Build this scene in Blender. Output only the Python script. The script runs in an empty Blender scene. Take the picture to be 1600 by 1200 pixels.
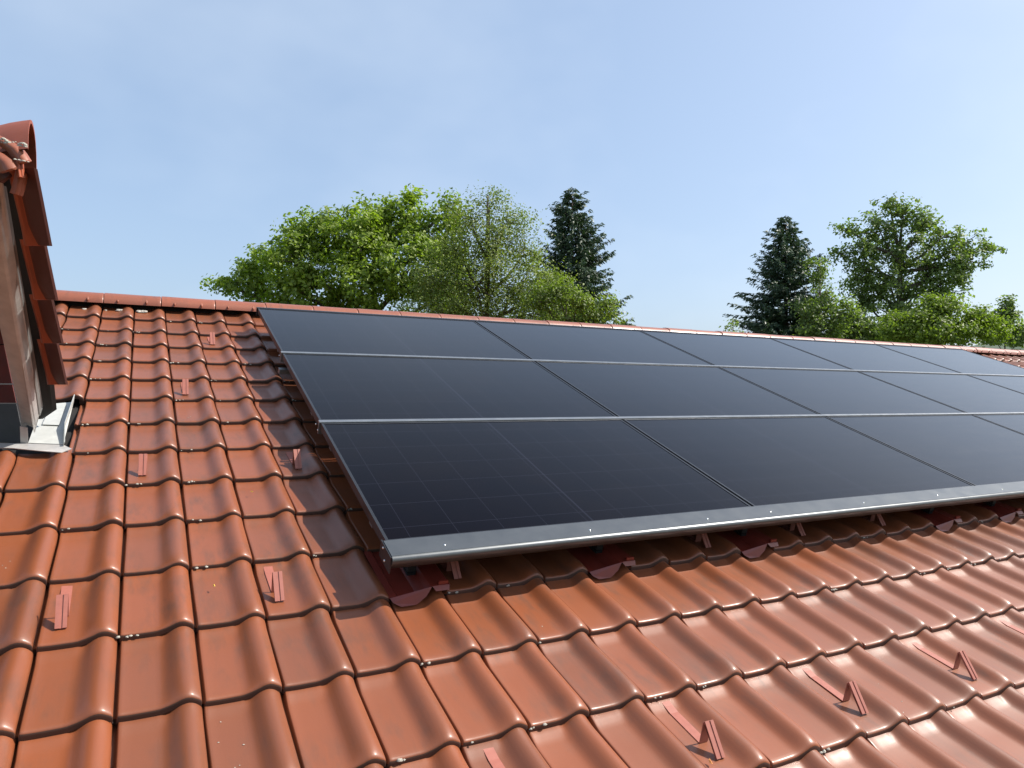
import bpy, math, random
import numpy as np
from mathutils import Matrix, Vector

random.seed(7)
rng = np.random.default_rng(11)
S = bpy.context.scene
COL = S.collection

# ------------------------------------------------------------------ frames
TH = math.radians(20.0)                      # roof pitch
ZR = 6.5                                     # ridge height above the ground
RX = Matrix.Rotation(TH, 4, 'X')
ROOF = Matrix.Translation((0, 0, ZR)) @ RX   # roof frame -> world (x along ridge, y up the slope, z off the roof)
def r2w(p): return ROOF @ Vector(p)

# ------------------------------------------------------------------ camera
CAM_R = ((0.886, -0.434, 0.165), (0.012, -0.333, -0.943), (0.464, 0.837, -0.290))   # right, down, forward in the roof frame
CAM_P = (0.0420, -5.849, 1.460)
_rows = []
_z = Vector(CAM_R[2]).normalized(); _x = Vector(CAM_R[0]); _x = (_x - _z * _x.dot(_z)).normalized(); _y = _z.cross(_x)
cam = bpy.data.cameras.new('camera'); cam.sensor_width = 36.0; cam.lens = 1109.124 / 1600 * 36.0
cam.clip_start = 0.05; cam.clip_end = 12000
co = bpy.data.objects.new('camera', cam); COL.objects.link(co)
rot = Matrix((( _x.x, -_y.x, -_z.x), (_x.y, -_y.y, -_z.y), (_x.z, -_y.z, -_z.z))).to_4x4()
co.matrix_world = ROOF @ Matrix.Translation(CAM_P) @ rot
S.camera = co
CW = co.matrix_world
F = 1109.124
def px(x, y, d):
    """world point seen at photo pixel x, y at depth d from the camera"""
    return CW @ Vector(((x - 800) / F * d, -(y - 600) / F * d, -d))

# ------------------------------------------------------------------ sun, sky, exposure
SUN = (RX.to_3x3() @ Vector((0.640, 0.045, 0.770))).normalized()
sl = bpy.data.lights.new('sun', 'SUN'); sl.energy = 4.8; sl.angle = math.radians(0.53); sl.color = (1.0, 0.945, 0.86)
so = bpy.data.objects.new('sun', sl); COL.objects.link(so)
so.rotation_euler = (-SUN).to_track_quat('-Z', 'Y').to_euler(); so.location = (8, -6, 22)
W = bpy.data.worlds.new('World'); S.world = W; W.use_nodes = True
nt = W.node_tree; nt.nodes.clear()
out = nt.nodes.new('ShaderNodeOutputWorld'); bg = nt.nodes.new('ShaderNodeBackground')
sky = nt.nodes.new('ShaderNodeTexSky'); sky.sky_type = 'NISHITA'; sky.sun_disc = False
sky.sun_elevation = math.asin(SUN.z); sky.sun_rotation = math.atan2(SUN.x, SUN.y)
sky.altitude = 450; sky.air_density = 1.0; sky.dust_density = 4.0; sky.ozone_density = 1.6
bg.inputs['Strength'].default_value = 0.15
# faint high cirrus, part of the sky in every direction
tc = nt.nodes.new('ShaderNodeTexCoord'); mp = nt.nodes.new('ShaderNodeMapping'); mp.inputs['Scale'].default_value = (1.0, 1.2, 1.7)
nz = nt.nodes.new('ShaderNodeTexNoise'); nz.inputs['Scale'].default_value = 2.2; nz.inputs['Detail'].default_value = 4; nz.inputs['Roughness'].default_value = 0.55
rp = nt.nodes.new('ShaderNodeValToRGB'); rp.color_ramp.elements[0].position = 0.42; rp.color_ramp.elements[1].position = 0.80
rp.color_ramp.elements[1].color = (0.22, 0.22, 0.22, 1)
mx = nt.nodes.new('ShaderNodeMix'); mx.data_type = 'RGBA'
mx.inputs['B'].default_value = (4.6, 5.0, 5.4, 1)
nt.links.new(tc.outputs['Generated'], mp.inputs['Vector']); nt.links.new(mp.outputs['Vector'], nz.inputs['Vector'])
nt.links.new(nz.outputs['Fac'], rp.inputs['Fac']); nt.links.new(rp.outputs['Color'], mx.inputs['Factor'])
veil = nt.nodes.new('ShaderNodeMix'); veil.data_type = 'RGBA'; veil.inputs['Factor'].default_value = 0.53   # even summer haze over the clear sky
veil.inputs['B'].default_value = (1.92, 2.55, 3.40, 1)
nt.links.new(sky.outputs['Color'], veil.inputs['A']); nt.links.new(veil.outputs['Result'], mx.inputs['A']); nt.links.new(mx.outputs['Result'], bg.inputs['Color'])
nt.links.new(bg.outputs['Background'], out.inputs['Surface'])
vs = S.view_settings; vs.view_transform = 'Standard'; vs.look = 'None'; vs.exposure = 0.66; vs.gamma = 1.0; vs.use_curve_mapping = False

# ------------------------------------------------------------------ helpers
def link(o, parent=None):
    COL.objects.link(o)
    if parent is not None: o.parent = parent
    return o
def tag(o, label=None, cat=None, group=None, kind=None):
    if label: o['label'] = label
    if cat: o['category'] = cat
    if group: o['group'] = group
    if kind: o['kind'] = kind
    return o
def empty(name, mw, parent=None):
    o = bpy.data.objects.new(name, None); o.empty_display_size = 0.1; link(o, parent)
    if parent is None: o.matrix_world = mw
    return o
def mesh_np(name, V, Fq, mat, smooth=False):
    """fast mesh from arrays; Fq is (n,3) or (n,4)"""
    V = np.asarray(V, np.float32); Fq = np.asarray(Fq, np.int32)
    me = bpy.data.meshes.new(name); k = Fq.shape[1]
    me.vertices.add(len(V)); me.vertices.foreach_set('co', V.ravel())
    me.loops.add(Fq.size); me.loops.foreach_set('vertex_index', Fq.ravel())
    me.polygons.add(len(Fq)); me.polygons.foreach_set('loop_start', np.arange(len(Fq), dtype=np.int32) * k)
    me.polygons.foreach_set('loop_total', np.full(len(Fq), k, np.int32))
    if smooth: me.polygons.foreach_set('use_smooth', np.ones(len(Fq), bool))
    me.update(calc_edges=True); me.validate()
    if mat: me.materials.append(mat)
    return me
class MB:
    """collects shapes into one mesh"""
    def __init__(s): s.v = []; s.f = []; s.sm = []
    def add(s, vs_, fs, sm=False):
        n = len(s.v); s.v += [tuple(v) for v in vs_]; s.f += [tuple(i + n for i in f) for f in fs]; s.sm += [sm] * len(fs); return s
    def box(s, x0, x1, y0, y1, z0, z1, m=None):
        vs_ = [Vector((x, y, z)) for z in (z0, z1) for y in (y0, y1) for x in (x0, x1)]
        if m: vs_ = [m @ v for v in vs_]
        return s.add(vs_, [(0, 2, 3, 1), (4, 5, 7, 6), (0, 1, 5, 4), (2, 6, 7, 3), (0, 4, 6, 2), (1, 3, 7, 5)])
    def prism(s, prof, axis, a, b, sm=False):
        """closed outline prof swept along axis ('x','y' or two end vectors)"""
        n = len(prof)
        if axis == 'x': A = [(a, p[0], p[1]) for p in prof]; B = [(b, p[0], p[1]) for p in prof]
        elif axis == 'y': A = [(p[0], a, p[1]) for p in prof]; B = [(p[0], b, p[1]) for p in prof]
        s.add(A + B, [(i, (i + 1) % n, n + (i + 1) % n, n + i) for i in range(n)], sm)
        s.add(A, [tuple(range(n))[::-1]]); s.add(B, [tuple(range(n))]); return s
    def tube(s, pts, rad, n=6, cap=True, sm=True):
        rings = []; base = len(s.v)
        for i, p in enumerate(pts):
            p = Vector(p); q = Vector(pts[min(i + 1, len(pts) - 1)]) - Vector(pts[max(i - 1, 0)])
            q.normalize(); u = q.orthogonal().normalized(); v = q.cross(u)
            r = rad[i] if hasattr(rad, '__len__') else rad
            s.v += [tuple(p + (u * math.cos(t) + v * math.sin(t)) * r) for t in [2 * math.pi * k / n for k in range(n)]]
        for i in range(len(pts) - 1):
            for k in range(n):
                s.f.append((base + i * n + k, base + i * n + (k + 1) % n, base + (i + 1) * n + (k + 1) % n, base + (i + 1) * n + k)); s.sm.append(sm)
        if cap:
            s.f.append(tuple(base + k for k in range(n))[::-1]); s.sm.append(False)
            e = base + (len(pts) - 1) * n; s.f.append(tuple(e + k for k in range(n))); s.sm.append(False)
        return s
    def mesh(s, name, mat):
        me = bpy.data.meshes.new(name); me.from_pydata(s.v, [], s.f)
        me.polygons.foreach_set('use_smooth', s.sm); me.update()
        if mat: me.materials.append(mat)
        return me
    def build(s, name, mat, parent=None):
        return link(bpy.data.objects.new(name, s.mesh(name, mat)), parent)

# ------------------------------------------------------------------ materials
def new_mat(name):
    m = bpy.data.materials.new(name); m.use_nodes = True
    n = m.node_tree; b = n.nodes['Principled BSDF']; return m, n, b
def N(n, t, **kw):
    o = n.nodes.new(t)
    for k, v in kw.items():
        if k in o.inputs: o.inputs[k].default_value = v
        else: setattr(o, k, v)
    return o
def mixc(n, fac, a, b_, blend='MIX'):
    m = n.nodes.new('ShaderNodeMix'); m.data_type = 'RGBA'; m.blend_type = blend
    for key, v in (('Factor', fac), ('A', a), ('B', b_)):
        if hasattr(v, 'links') or hasattr(v, 'is_linked'): n.links.new(v, m.inputs[key])
        else: m.inputs[key].default_value = v
    return m.outputs['Result']
def ramp(n, src, p0, p1, c0=(0, 0, 0, 1), c1=(1, 1, 1, 1)):
    r = n.nodes.new('ShaderNodeValToRGB'); r.color_ramp.elements[0].position = p0; r.color_ramp.elements[1].position = p1
    r.color_ramp.elements[0].color = c0; r.color_ramp.elements[1].color = c1
    n.links.new(src, r.inputs['Fac']); return r.outputs['Color']

def tile_material(name, base=(0.218, 0.060, 0.020), base2=(0.165, 0.051, 0.021), dirt=(0.085, 0.042, 0.026), rough=0.44, island=False):
    m, n, b = new_mat(name)
    geo = N(n, 'ShaderNodeNewGeometry'); tc_ = N(n, 'ShaderNodeTexCoord'); oi = N(n, 'ShaderNodeObjectInfo')
    pos = geo.outputs['Position']
    big = N(n, 'ShaderNodeTexNoise', Scale=3.1, Detail=4.0, Roughness=0.6); n.links.new(pos, big.inputs['Vector'])
    mpg = N(n, 'ShaderNodeMapping', Scale=(26, 7, 10), Rotation=(-TH, 0, 0)); n.links.new(pos, mpg.inputs['Vector'])
    st = N(n, 'ShaderNodeTexNoise', Scale=1.0, Detail=6.0, Roughness=0.62); n.links.new(mpg.outputs['Vector'], st.inputs['Vector'])
    fine = N(n, 'ShaderNodeTexNoise', Scale=240.0, Detail=3.0, Roughness=0.7); n.links.new(pos, fine.inputs['Vector'])
    rnd = geo.outputs['Random Per Island'] if island else oi.outputs['Random']
    c = mixc(n, rnd, (*base, 1), (*base2, 1))
    dm = ramp(n, st.outputs['Fac'], 0.45, 0.75); dm2 = ramp(n, big.outputs['Fac'], 0.40, 0.66)
    mul = N(n, 'ShaderNodeMath', operation='MULTIPLY'); n.links.new(dm, mul.inputs[0]); n.links.new(dm2, mul.inputs[1])
    ad = N(n, 'ShaderNodeMath', operation='MULTIPLY'); n.links.new(mul.outputs[0], ad.inputs[0]); ad.inputs[1].default_value = 0.85
    c = mixc(n, ad.outputs[0], c, (*dirt, 1))
    sp = ramp(n, fine.outputs['Fac'], 0.70, 0.80, (0, 0, 0, 1), (0.35, 0.35, 0.35, 1))
    c = mixc(n, sp, c, (0.26, 0.15, 0.10, 1))
    n.links.new(c, b.inputs['Base Color'])
    rr = N(n, 'ShaderNodeMapRange'); rr.inputs['To Min'].default_value = rough - 0.05; rr.inputs['To Max'].default_value = rough + 0.17
    n.links.new(st.outputs['Fac'], rr.inputs['Value']); n.links.new(rr.outputs['Result'], b.inputs['Roughness'])
    bp = N(n, 'ShaderNodeBump', Strength=0.10, Distance=0.002); n.links.new(fine.outputs['Fac'], bp.inputs['Height']); n.links.new(bp.outputs['Normal'], b.inputs['Normal'])
    b.inputs['IOR'].default_value = 1.5
    b.inputs['Specular IOR Level'].default_value = 0.42; b.inputs['Coat Weight'].default_value = 0.32; b.inputs['Coat Roughness'].default_value = 0.25
    return m
M_TILE = tile_material('glazed_clay_tile')
M_TILE_F = tile_material('glazed_clay_tile_field', island=True)
M_RIDGE = tile_material('ridge_clay', (0.26, 0.075, 0.036), (0.22, 0.066, 0.033), rough=0.45)
M_LIP = tile_material('shaded_grimy_drip_edge', (0.060, 0.026, 0.017), (0.048, 0.023, 0.017), (0.035, 0.026, 0.02), 0.6)  # shade of the tile lips put into the colour, along with grime
M_DDARK = tile_material('shade_painted_clay_tile', (0.085, 0.028, 0.022), (0.070, 0.026, 0.022), (0.04, 0.025, 0.02), 0.5)  # darker copy of the old tile, shade put into its colour
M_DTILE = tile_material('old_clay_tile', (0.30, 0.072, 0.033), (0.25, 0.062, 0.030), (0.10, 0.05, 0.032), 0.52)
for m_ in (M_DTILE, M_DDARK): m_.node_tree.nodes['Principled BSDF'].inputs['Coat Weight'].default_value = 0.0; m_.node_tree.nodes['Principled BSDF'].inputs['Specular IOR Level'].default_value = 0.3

def plain(name, col, rough=0.5, metal=0.0, noise=0.0, nscale=30.0, bump=0.0, ior=1.5):
    m, n, b = new_mat(name)
    b.inputs['Roughness'].default_value = rough; b.inputs['Metallic'].default_value = metal; b.inputs['IOR'].default_value = ior
    if noise > 0:
        geo = N(n, 'ShaderNodeNewGeometry'); t = N(n, 'ShaderNodeTexNoise', Scale=nscale, Detail=5.0, Roughness=0.6)
        n.links.new(geo.outputs['Position'], t.inputs['Vector'])
        c = mixc(n, ramp(n, t.outputs['Fac'], 0.3, 0.72), (*[v * (1 - noise) for v in col], 1), (*[min(1, v * (1 + noise)) for v in col], 1))
        n.links.new(c, b.inputs['Base Color'])
        r = N(n, 'ShaderNodeMapRange'); r.inputs['To Min'].default_value = max(0.03, rough - 0.08); r.inputs['To Max'].default_value = rough + 0.12
        n.links.new(t.outputs['Fac'], r.inputs['Value']); n.links.new(r.outputs['Result'], b.inputs['Roughness'])
        if bump > 0:
            bp = N(n, 'ShaderNodeBump', Strength=bump, Distance=0.004); n.links.new(t.outputs['Fac'], bp.inputs['Height']); n.links.new(bp.outputs['Normal'], b.inputs['Normal'])
    else: b.inputs['Base Color'].default_value = (*col, 1)
    return m
M_GUARD = plain('pink_coated_steel', (0.31, 0.102, 0.072), 0.5, 0, 0.08, 60)
M_REDSHEET = plain('red_painted_sheet', (0.165, 0.024, 0.015), 0.33, 0, 0.12, 25)
M_FRAME = plain('black_anodised_frame', (0.035, 0.036, 0.040), 0.33, 0.55, 0.10, 40)
M_RAIL = plain('grey_anodised_rail', (0.30, 0.305, 0.31), 0.33, 0.8, 0.10, 18)
M_SKIRT = plain('slate_coated_skirt', (0.105, 0.112, 0.117), 0.36, 0.62, 0.06, 12)
M_BLACK = plain('black_steel', (0.012, 0.012, 0.013), 0.5, 0.2, 0.2, 30)
M_SCREW = plain('stainless_screw', (0.75, 0.75, 0.74), 0.3, 1.0)
M_UNDER = plain('black_underlay', (0.012, 0.010, 0.009), 0.9, 0, 0.3, 8)
M_ZINC = plain('galvanised_sheet', (0.44, 0.42, 0.40), 0.42, 0.35, 0.16, 14, 0.04)
M_DARKZINC = plain('dull_grey_sheet', (0.22, 0.22, 0.21), 0.5, 0.5, 0.14, 14)
M_ZINC_M = plain('matt_zinc_tray', (0.46, 0.465, 0.44), 0.55, 0.2, 0.08, 30)
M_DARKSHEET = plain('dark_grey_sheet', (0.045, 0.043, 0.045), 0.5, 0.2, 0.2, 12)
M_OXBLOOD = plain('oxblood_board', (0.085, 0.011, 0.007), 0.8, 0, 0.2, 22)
M_WALL = plain('cream_render', (0.62, 0.58, 0.50), 0.9, 0, 0.08, 9, 0.2)
M_LICHEN = plain('grey_lichen', (0.36, 0.34, 0.29), 0.95, 0, 0.35, 160, 0.6)
M_MORTAR = plain('grey_mortar', (0.42, 0.39, 0.34), 0.95, 0, 0.3, 120, 0.6)
M_BARK = plain('bark', (0.10, 0.082, 0.062), 0.9, 0, 0.35, 14, 0.8)
M_BARK_D = plain('spruce_bark', (0.075, 0.055, 0.042), 0.9, 0, 0.35, 14, 0.8)
M_YELLOW = plain('dry_yellow_leaf', (0.62, 0.40, 0.06), 0.7)
M_ORANGE = plain('dry_orange_leaf', (0.60, 0.24, 0.07), 0.7)

def glass_material():
    m, n, b = new_mat('panel_glass')
    tc_ = N(n, 'ShaderNodeTexCoord'); sx = N(n, 'ShaderNodeSeparateXYZ'); n.links.new(tc_.outputs['Object'], sx.inputs[0])
    geo = N(n, 'ShaderNodeNewGeometry')
    def lines(out_, pitch, half, off):
        a = N(n, 'ShaderNodeMath', operation='ADD'); n.links.new(out_, a.inputs[0]); a.inputs[1].default_value = off + 40 * pitch
        md = N(n, 'ShaderNodeMath', operation='MODULO'); n.links.new(a.outputs[0], md.inputs[0]); md.inputs[1].default_value = pitch
        s1 = N(n, 'ShaderNodeMath', operation='SUBTRACT'); n.links.new(md.outputs[0], s1.inputs[0]); s1.inputs[1].default_value = pitch / 2
        ab = N(n, 'ShaderNodeMath', operation='ABSOLUTE'); n.links.new(s1.outputs[0], ab.inputs[0])
        g = N(n, 'ShaderNodeMath', operation='LESS_THAN'); n.links.new(ab.outputs[0], g.inputs[0]); g.inputs[1].default_value = half
        return g.outputs[0]
    def line_at(out_, at, half):
        s1 = N(n, 'ShaderNodeMath', operation='SUBTRACT'); n.links.new(out_, s1.inputs[0]); s1.inputs[1].default_value = at
        ab = N(n, 'ShaderNodeMath', operation='ABSOLUTE'); n.links.new(s1.outputs[0], ab.inputs[0])
        g = N(n, 'ShaderNodeMath', operation='LESS_THAN'); n.links.new(ab.outputs[0], g.inputs[0]); g.inputs[1].default_value = half
        return g.outputs[0]
    def mx2(a, c):
        g = N(n, 'ShaderNodeMath', operation='MAXIMUM'); n.links.new(a, g.inputs[0]); n.links.new(c, g.inputs[1]); return g.outputs[0]
    lx = lines(sx.outputs['X'], 0.1856, 0.0012, 0.0); ly = lines(sx.outputs['Y'], 0.1735, 0.0015, 0.0)
    cx = line_at(sx.outputs['X'], 0.861, 0.0042)
    ln = mx2(mx2(lx, ly), cx)
    pn = N(n, 'ShaderNodeTexNoise', Scale=4.0, Detail=3.0); n.links.new(geo.outputs['Position'], pn.inputs['Vector'])
    cell = mixc(n, ramp(n, pn.outputs['Fac'], 0.35, 0.7), (0.0018, 0.0014, 0.0034, 1), (0.0030, 0.0020, 0.0034, 1))
    c = mixc(n, ln, cell, (0.0105, 0.0105, 0.017, 1))
    n.links.new(c, b.inputs['Base Color'])
    # dust film: soft streaks in the gloss
    mpd = N(n, 'ShaderNodeMapping', Scale=(2.0, 9.0, 9.0)); n.links.new(geo.outputs['Position'], mpd.inputs['Vector'])
    dn = N(n, 'ShaderNodeTexNoise', Scale=1.6, Detail=7.0, Roughness=0.65); n.links.new(mpd.outputs['Vector'], dn.inputs['Vector'])
    r = N(n, 'ShaderNodeMapRange'); r.inputs['To Min'].default_value = 0.08; r.inputs['To Max'].default_value = 0.20
    n.links.new(dn.outputs['Fac'], r.inputs['Value']); n.links.new(r.outputs['Result'], b.inputs['Roughness'])
    b.inputs['Specular IOR Level'].default_value = 0.0
    # anti-reflective glass: next to no mirror image face on, strong at a grazing angle (Schlick's curve)
    lw = N(n, 'ShaderNodeLayerWeight', Blend=0.5); pw = N(n, 'ShaderNodeMath', operation='POWER'); n.links.new(lw.outputs['Facing'], pw.inputs[0]); pw.inputs[1].default_value = 5.4
    gl = N(n, 'ShaderNodeBsdfGlossy'); n.links.new(r.outputs['Result'], gl.inputs['Roughness']); gl.inputs['Color'].default_value = (1, 0.98, 0.95, 1)
    ms = N(n, 'ShaderNodeMixShader'); n.links.new(pw.outputs[0], ms.inputs['Fac']); n.links.new(b.outputs['BSDF'], ms.inputs[1]); n.links.new(gl.outputs['BSDF'], ms.inputs[2])
    n.links.new(ms.outputs['Shader'], n.nodes['Material Output'].inputs['Surface'])
    return m
M_GLASS = glass_material()

def leaf_material(name, c0, c1, c2, trans=0.35, rough=0.55):
    m, n, b = new_mat(name)
    geo = N(n, 'ShaderNodeNewGeometry')
    r = n.nodes.new('ShaderNodeValToRGB'); e = r.color_ramp.elements
    e[0].position = 0.0; e[0].color = (*c0, 1); e[1].position = 1.0; e[1].color = (*c2, 1)
    k = e.new(0.55); k.color = (*c1, 1)
    n.links.new(geo.outputs['Random Per Island'], r.inputs['Fac'])
    big = N(n, 'ShaderNodeTexNoise', Scale=0.55, Detail=2.0); n.links.new(geo.outputs['Position'], big.inputs['Vector'])
    c = mixc(n, ramp(n, big.outputs['Fac'], 0.35, 0.65, (0, 0, 0, 1), (0.5, 0.5, 0.5, 1)), r.outputs['Color'], (*[v * 1.25 for v in c2], 1))
    n.links.new(c, b.inputs['Base Color']); b.inputs['Roughness'].default_value = rough
    tr = N(n, 'ShaderNodeBsdfTranslucent'); n.links.new(mixc(n, 1.0, c, (1.25, 1.5, 0.5, 1), 'MULTIPLY'), tr.inputs['Color'])
    ms = N(n, 'ShaderNodeMixShader'); ms.inputs['Fac'].default_value = trans
    n.links.new(b.outputs['BSDF'], ms.inputs[1]); n.links.new(tr.outputs['BSDF'], ms.inputs[2])
    n.links.new(ms.outputs['Shader'], n.nodes['Material Output'].inputs['Surface'])
    return m
M_MAPLE = leaf_material('maple_leaf', (0.092, 0.142, 0.018), (0.155, 0.218, 0.026), (0.235, 0.300, 0.038), 0.42)
M_AIRY = leaf_material('willow_leaf', (0.105, 0.145, 0.030), (0.155, 0.200, 0.040), (0.205, 0.245, 0.055))
M_AIRY2 = leaf_material('hazel_leaf', (0.080, 0.130, 0.020), (0.135, 0.185, 0.030), (0.190, 0.240, 0.042), 0.42)
M_TALL = leaf_material('tall_tree_leaf', (0.085, 0.128, 0.038), (0.135, 0.185, 0.054), (0.190, 0.240, 0.072), 0.42)
M_BUSH = leaf_material('bush_leaf', (0.095, 0.140, 0.020), (0.140, 0.190, 0.028), (0.190, 0.245, 0.038), 0.42)
M_NEEDLE = leaf_material('spruce_needle', (0.022, 0.046, 0.024), (0.034, 0.066, 0.032), (0.052, 0.090, 0.042), 0.12, 0.5)

# ------------------------------------------------------------------ ground and hills
def ground():
    m, n, b = new_mat('meadow')
    geo = N(n, 'ShaderNodeNewGeometry'); t = N(n, 'ShaderNodeTexNoise', Scale=0.35, Detail=8.0, Roughness=0.65); n.links.new(geo.outputs['Position'], t.inputs['Vector'])
    n.links.new(mixc(n, ramp(n, t.outputs['Fac'], 0.35, 0.68), (0.045, 0.075, 0.022, 1), (0.10, 0.12, 0.045, 1)), b.inputs['Base Color'])
    b.inputs['Roughness'].default_value = 0.95
    k = 30; R_ = 6000; V = [(0, 0, 0)]; Fq = []
    rad = [40, 160, 600, 2000, R_]
    for r_ in rad:
        for i in range(k): V.append((r_ * math.cos(2 * math.pi * i / k), r_ * math.sin(2 * math.pi * i / k), 0.0))
    for i in range(k): Fq.append((0, 1 + i, 1 + (i + 1) % k))
    for j in range(len(rad) - 1):
        for i in range(k):
            a = 1 + j * k; Fq.append((a + i, a + k + i, a + k + (i + 1) % k, a + (i + 1) % k))
    o = MB().add(V, Fq).build('ground', m); tag(o, kind='structure')
ground()
def hills():
    m, n, b = new_mat('wooded_hill')
    geo = N(n, 'ShaderNodeNewGeometry'); t = N(n, 'ShaderNodeTexNoise', Scale=0.02, Detail=8.0, Roughness=0.7); n.links.new(geo.outputs['Position'], t.inputs['Vector'])
    n.links.new(mixc(n, ramp(n, t.outputs['Fac'], 0.35, 0.68), (0.035, 0.060, 0.035, 1), (0.08, 0.11, 0.06, 1)), b.inputs['Base Color']); b.inputs['Roughness'].default_value = 0.95
    V = []; Fq = []; nx, ny = 90, 12
    for j in range(ny):
        for i in range(nx):
            az = math.radians(-70 + 170 * i / (nx - 1)); d = 2600 + 2200 * j / (ny - 1)
            prof_ = math.sin(math.pi * j / (ny - 1)) ** 0.8
            hgt = 150 + 120 * math.sin(az * 5.1 + 1.0) + 60 * math.sin(az * 13 + 0.4) + 22 * math.sin(az * 37 + j)
            V.append((d * math.sin(az), d * math.cos(az), -3 + max(hgt, 20) * prof_))
    for j in range(ny - 1):
        for i in range(nx - 1): Fq.append((j * nx + i, j * nx + i + 1, (j + 1) * nx + i + 1, (j + 1) * nx + i))
    o = MB().add(V, Fq, True).build('hills', m); tag(o, kind='structure')
hills()

# ------------------------------------------------------------------ the house and its roof
TW, TL = 0.203, 0.3240
HX0, HX1 = -3.2, 16.6
house = empty('house', ROOF)
tag(house, 'red clay tiled house roof with a ridge, carrying the solar panels', 'house')

PX = [-.026, -.021, -.014, -.002, .0002, .0018, .005, .012, .034, .062, .086, .098, .108, .118, .128, .138, .147, .156, .164, .172, .179, .185, .190, .1936, .1955, .1955]
PZ = [-.014, -.008, -.014, -.014, -.006, .0010, .0022, .0010, 0.0, 0.0, .0002, .0011, .0036, .0088, .0156, .0220, .0262, .0284, .0286, .0268, .0234, .0190, .0142, .0092, .004, -.004]
PZ = [z * (1.12 if x > .09 else 1.0) for x, z in zip(PX, PZ)]
PY = [(0.0, -.0245), (0.0, -.0115), (.0012, -.0058), (.0042, -.0024), (.010, -.0007), (.020, 0.0), (.036, 0.0), (.055, 0.0), (.10, 0.0), (.19, 0.0), (.272, 0.0), (.292, .0012), (.308, .0034), (.325, .0056), (.352, .0060)]
SLP = .0350
def tile_geo(xs, zs, ys, jit=0.0, seed=0):
    r_ = random.Random(seed); V = []; Fq = []
    tw = [r_.uniform(-1, 1) * jit for _ in range(3)]
    for (y, dz) in ys:
        for x, z in zip(xs, zs):
            roll = max(0.0, min(1.0, (z - .004) / .020)) if x > .09 else 0.0
            droop = -.0100 * roll * max(0.0, 1 - y / .056) ** 2
            yy = y
            if x < -.0005: yy = max(y, .012)                       # the side lap starts behind the lip
            hd = 0.0
            if 0 <= x < .115: hd = .0085 * max(0.0, min(1.0, (y - .276) / .046)) * min(1.0, (.115 - x) / .018)   # raised head of the pan
            zz = z + dz + hd - SLP * min(y, TL) / TL + droop + tw[0] * (1 - y / TL) + tw[1] * (x / TW - .5)
            V.append((x + tw[2] * y * 2, yy, zz))
    n = len(xs)
    for j in range(len(ys) - 1):
        for i in range(n - 1): Fq.append((j * n + i, j * n + i + 1, (j + 1) * n + i + 1, (j + 1) * n + i))
    return V, Fq
def tile_mesh(seed):
    V, Fq = tile_geo(PX, PZ, PY, 0.0011, seed)
    b = MB().add(V, Fq, True)
    b.box(.020, .030, .001, .012, -.0310, -.0235)                   # small lug under the lip
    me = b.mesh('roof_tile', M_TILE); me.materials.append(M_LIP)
    nl = len(PX) - 1                                                # lip shade painted in as a darker colour, with its grime
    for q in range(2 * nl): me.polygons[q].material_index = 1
    return me
TILES = [tile_mesh(i) for i in range(9)]
# what the camera sees of each tile, to choose the ones built singly
Rc = np.array([list(_x), list(_y), list(_z)])
def proj(P):
    Y = (np.asarray(P, float) - np.array(CAM_P)) @ Rc.T
    return 800 + F * Y[:, 0] / Y[:, 2], 600 + F * Y[:, 1] / Y[:, 2], Y[:, 2]
PA, PB, PW, PH, HP = 0.792, -0.513, 1.742, 1.103, 0.174       # array origin, pitches, height
CUT = lambda u, k: (u <= -2 and k in (7, 8)) or (u <= -3 and 4 <= k <= 6)
PLATES = [(4, 12), (8, 12), (12, 12), (19, 12), (22, 12), (15, 9), (6, 9)]
cand = []; rest = []
for k in range(1, 22):
    for u in range(int(HX0 / TW), int(HX1 / TW)):
        if CUT(u, k) or (u, k) in PLATES: continue
        x0, y0 = u * TW, -k * TL
        c4 = np.array([(x0, y0, 0), (x0 + TW, y0, 0), (x0 + TW, y0 + TL, 0), (x0, y0 + TL, 0)])
        X_, Y_, D_ = proj(c4); area = 0
        if D_.min() > 0.3:
            Xc, Yc = np.clip(X_, 0, 1600), np.clip(Y_, 0, 1200)
            area = abs(sum(Xc[i] * Yc[(i + 1) % 4] - Xc[(i + 1) % 4] * Yc[i] for i in range(4))) / 2
            # hidden under the panels (seen through the panel plane)
            mid = np.array([x0 + TW / 2, y0 + .06, 0.02]); dvec = mid - np.array(CAM_P)
            t_ = (HP - CAM_P[2]) / dvec[2]; hit = np.array(CAM_P) + dvec * t_
            if PA < hit[0] < PA + 5 * PW and -3.92 < hit[1] < PB: area *= 0.02
            if x0 < -.45 and k < 8: area *= 0.1
        (cand if area > 20 else rest).append((area, u, k))
cand.sort(reverse=True)
single, more = cand[:285], cand[285:]
for i, (a_, u, k) in enumerate(single):
    o = bpy.data.objects.new('roof_tile', TILES[(u * 7 + k * 5 + (u * k) % 3) % 9]); link(o, house)
    o.location = (u * TW + random.uniform(-.0014, .0014), -k * TL + random.uniform(-.0028, .0028), random.uniform(-.0009, .0009))
    o.rotation_euler = (random.uniform(-.004, .004) + (.085 if k == 1 else 0), random.uniform(-.006, .006), random.uniform(-.007, .007))
ix = [0, 1, 3, 5, 7, 10, 12, 14, 16, 18, 20, 22, 23, 25]
LV, LF = tile_geo([PX[i] for i in ix], [PZ[i] for i in ix], [PY[i] for i in (0, 1, 3, 5, 9, 11, 13, 14)])
LV = np.array(LV); LF = np.array(LF); allV = []; allF = []
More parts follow.
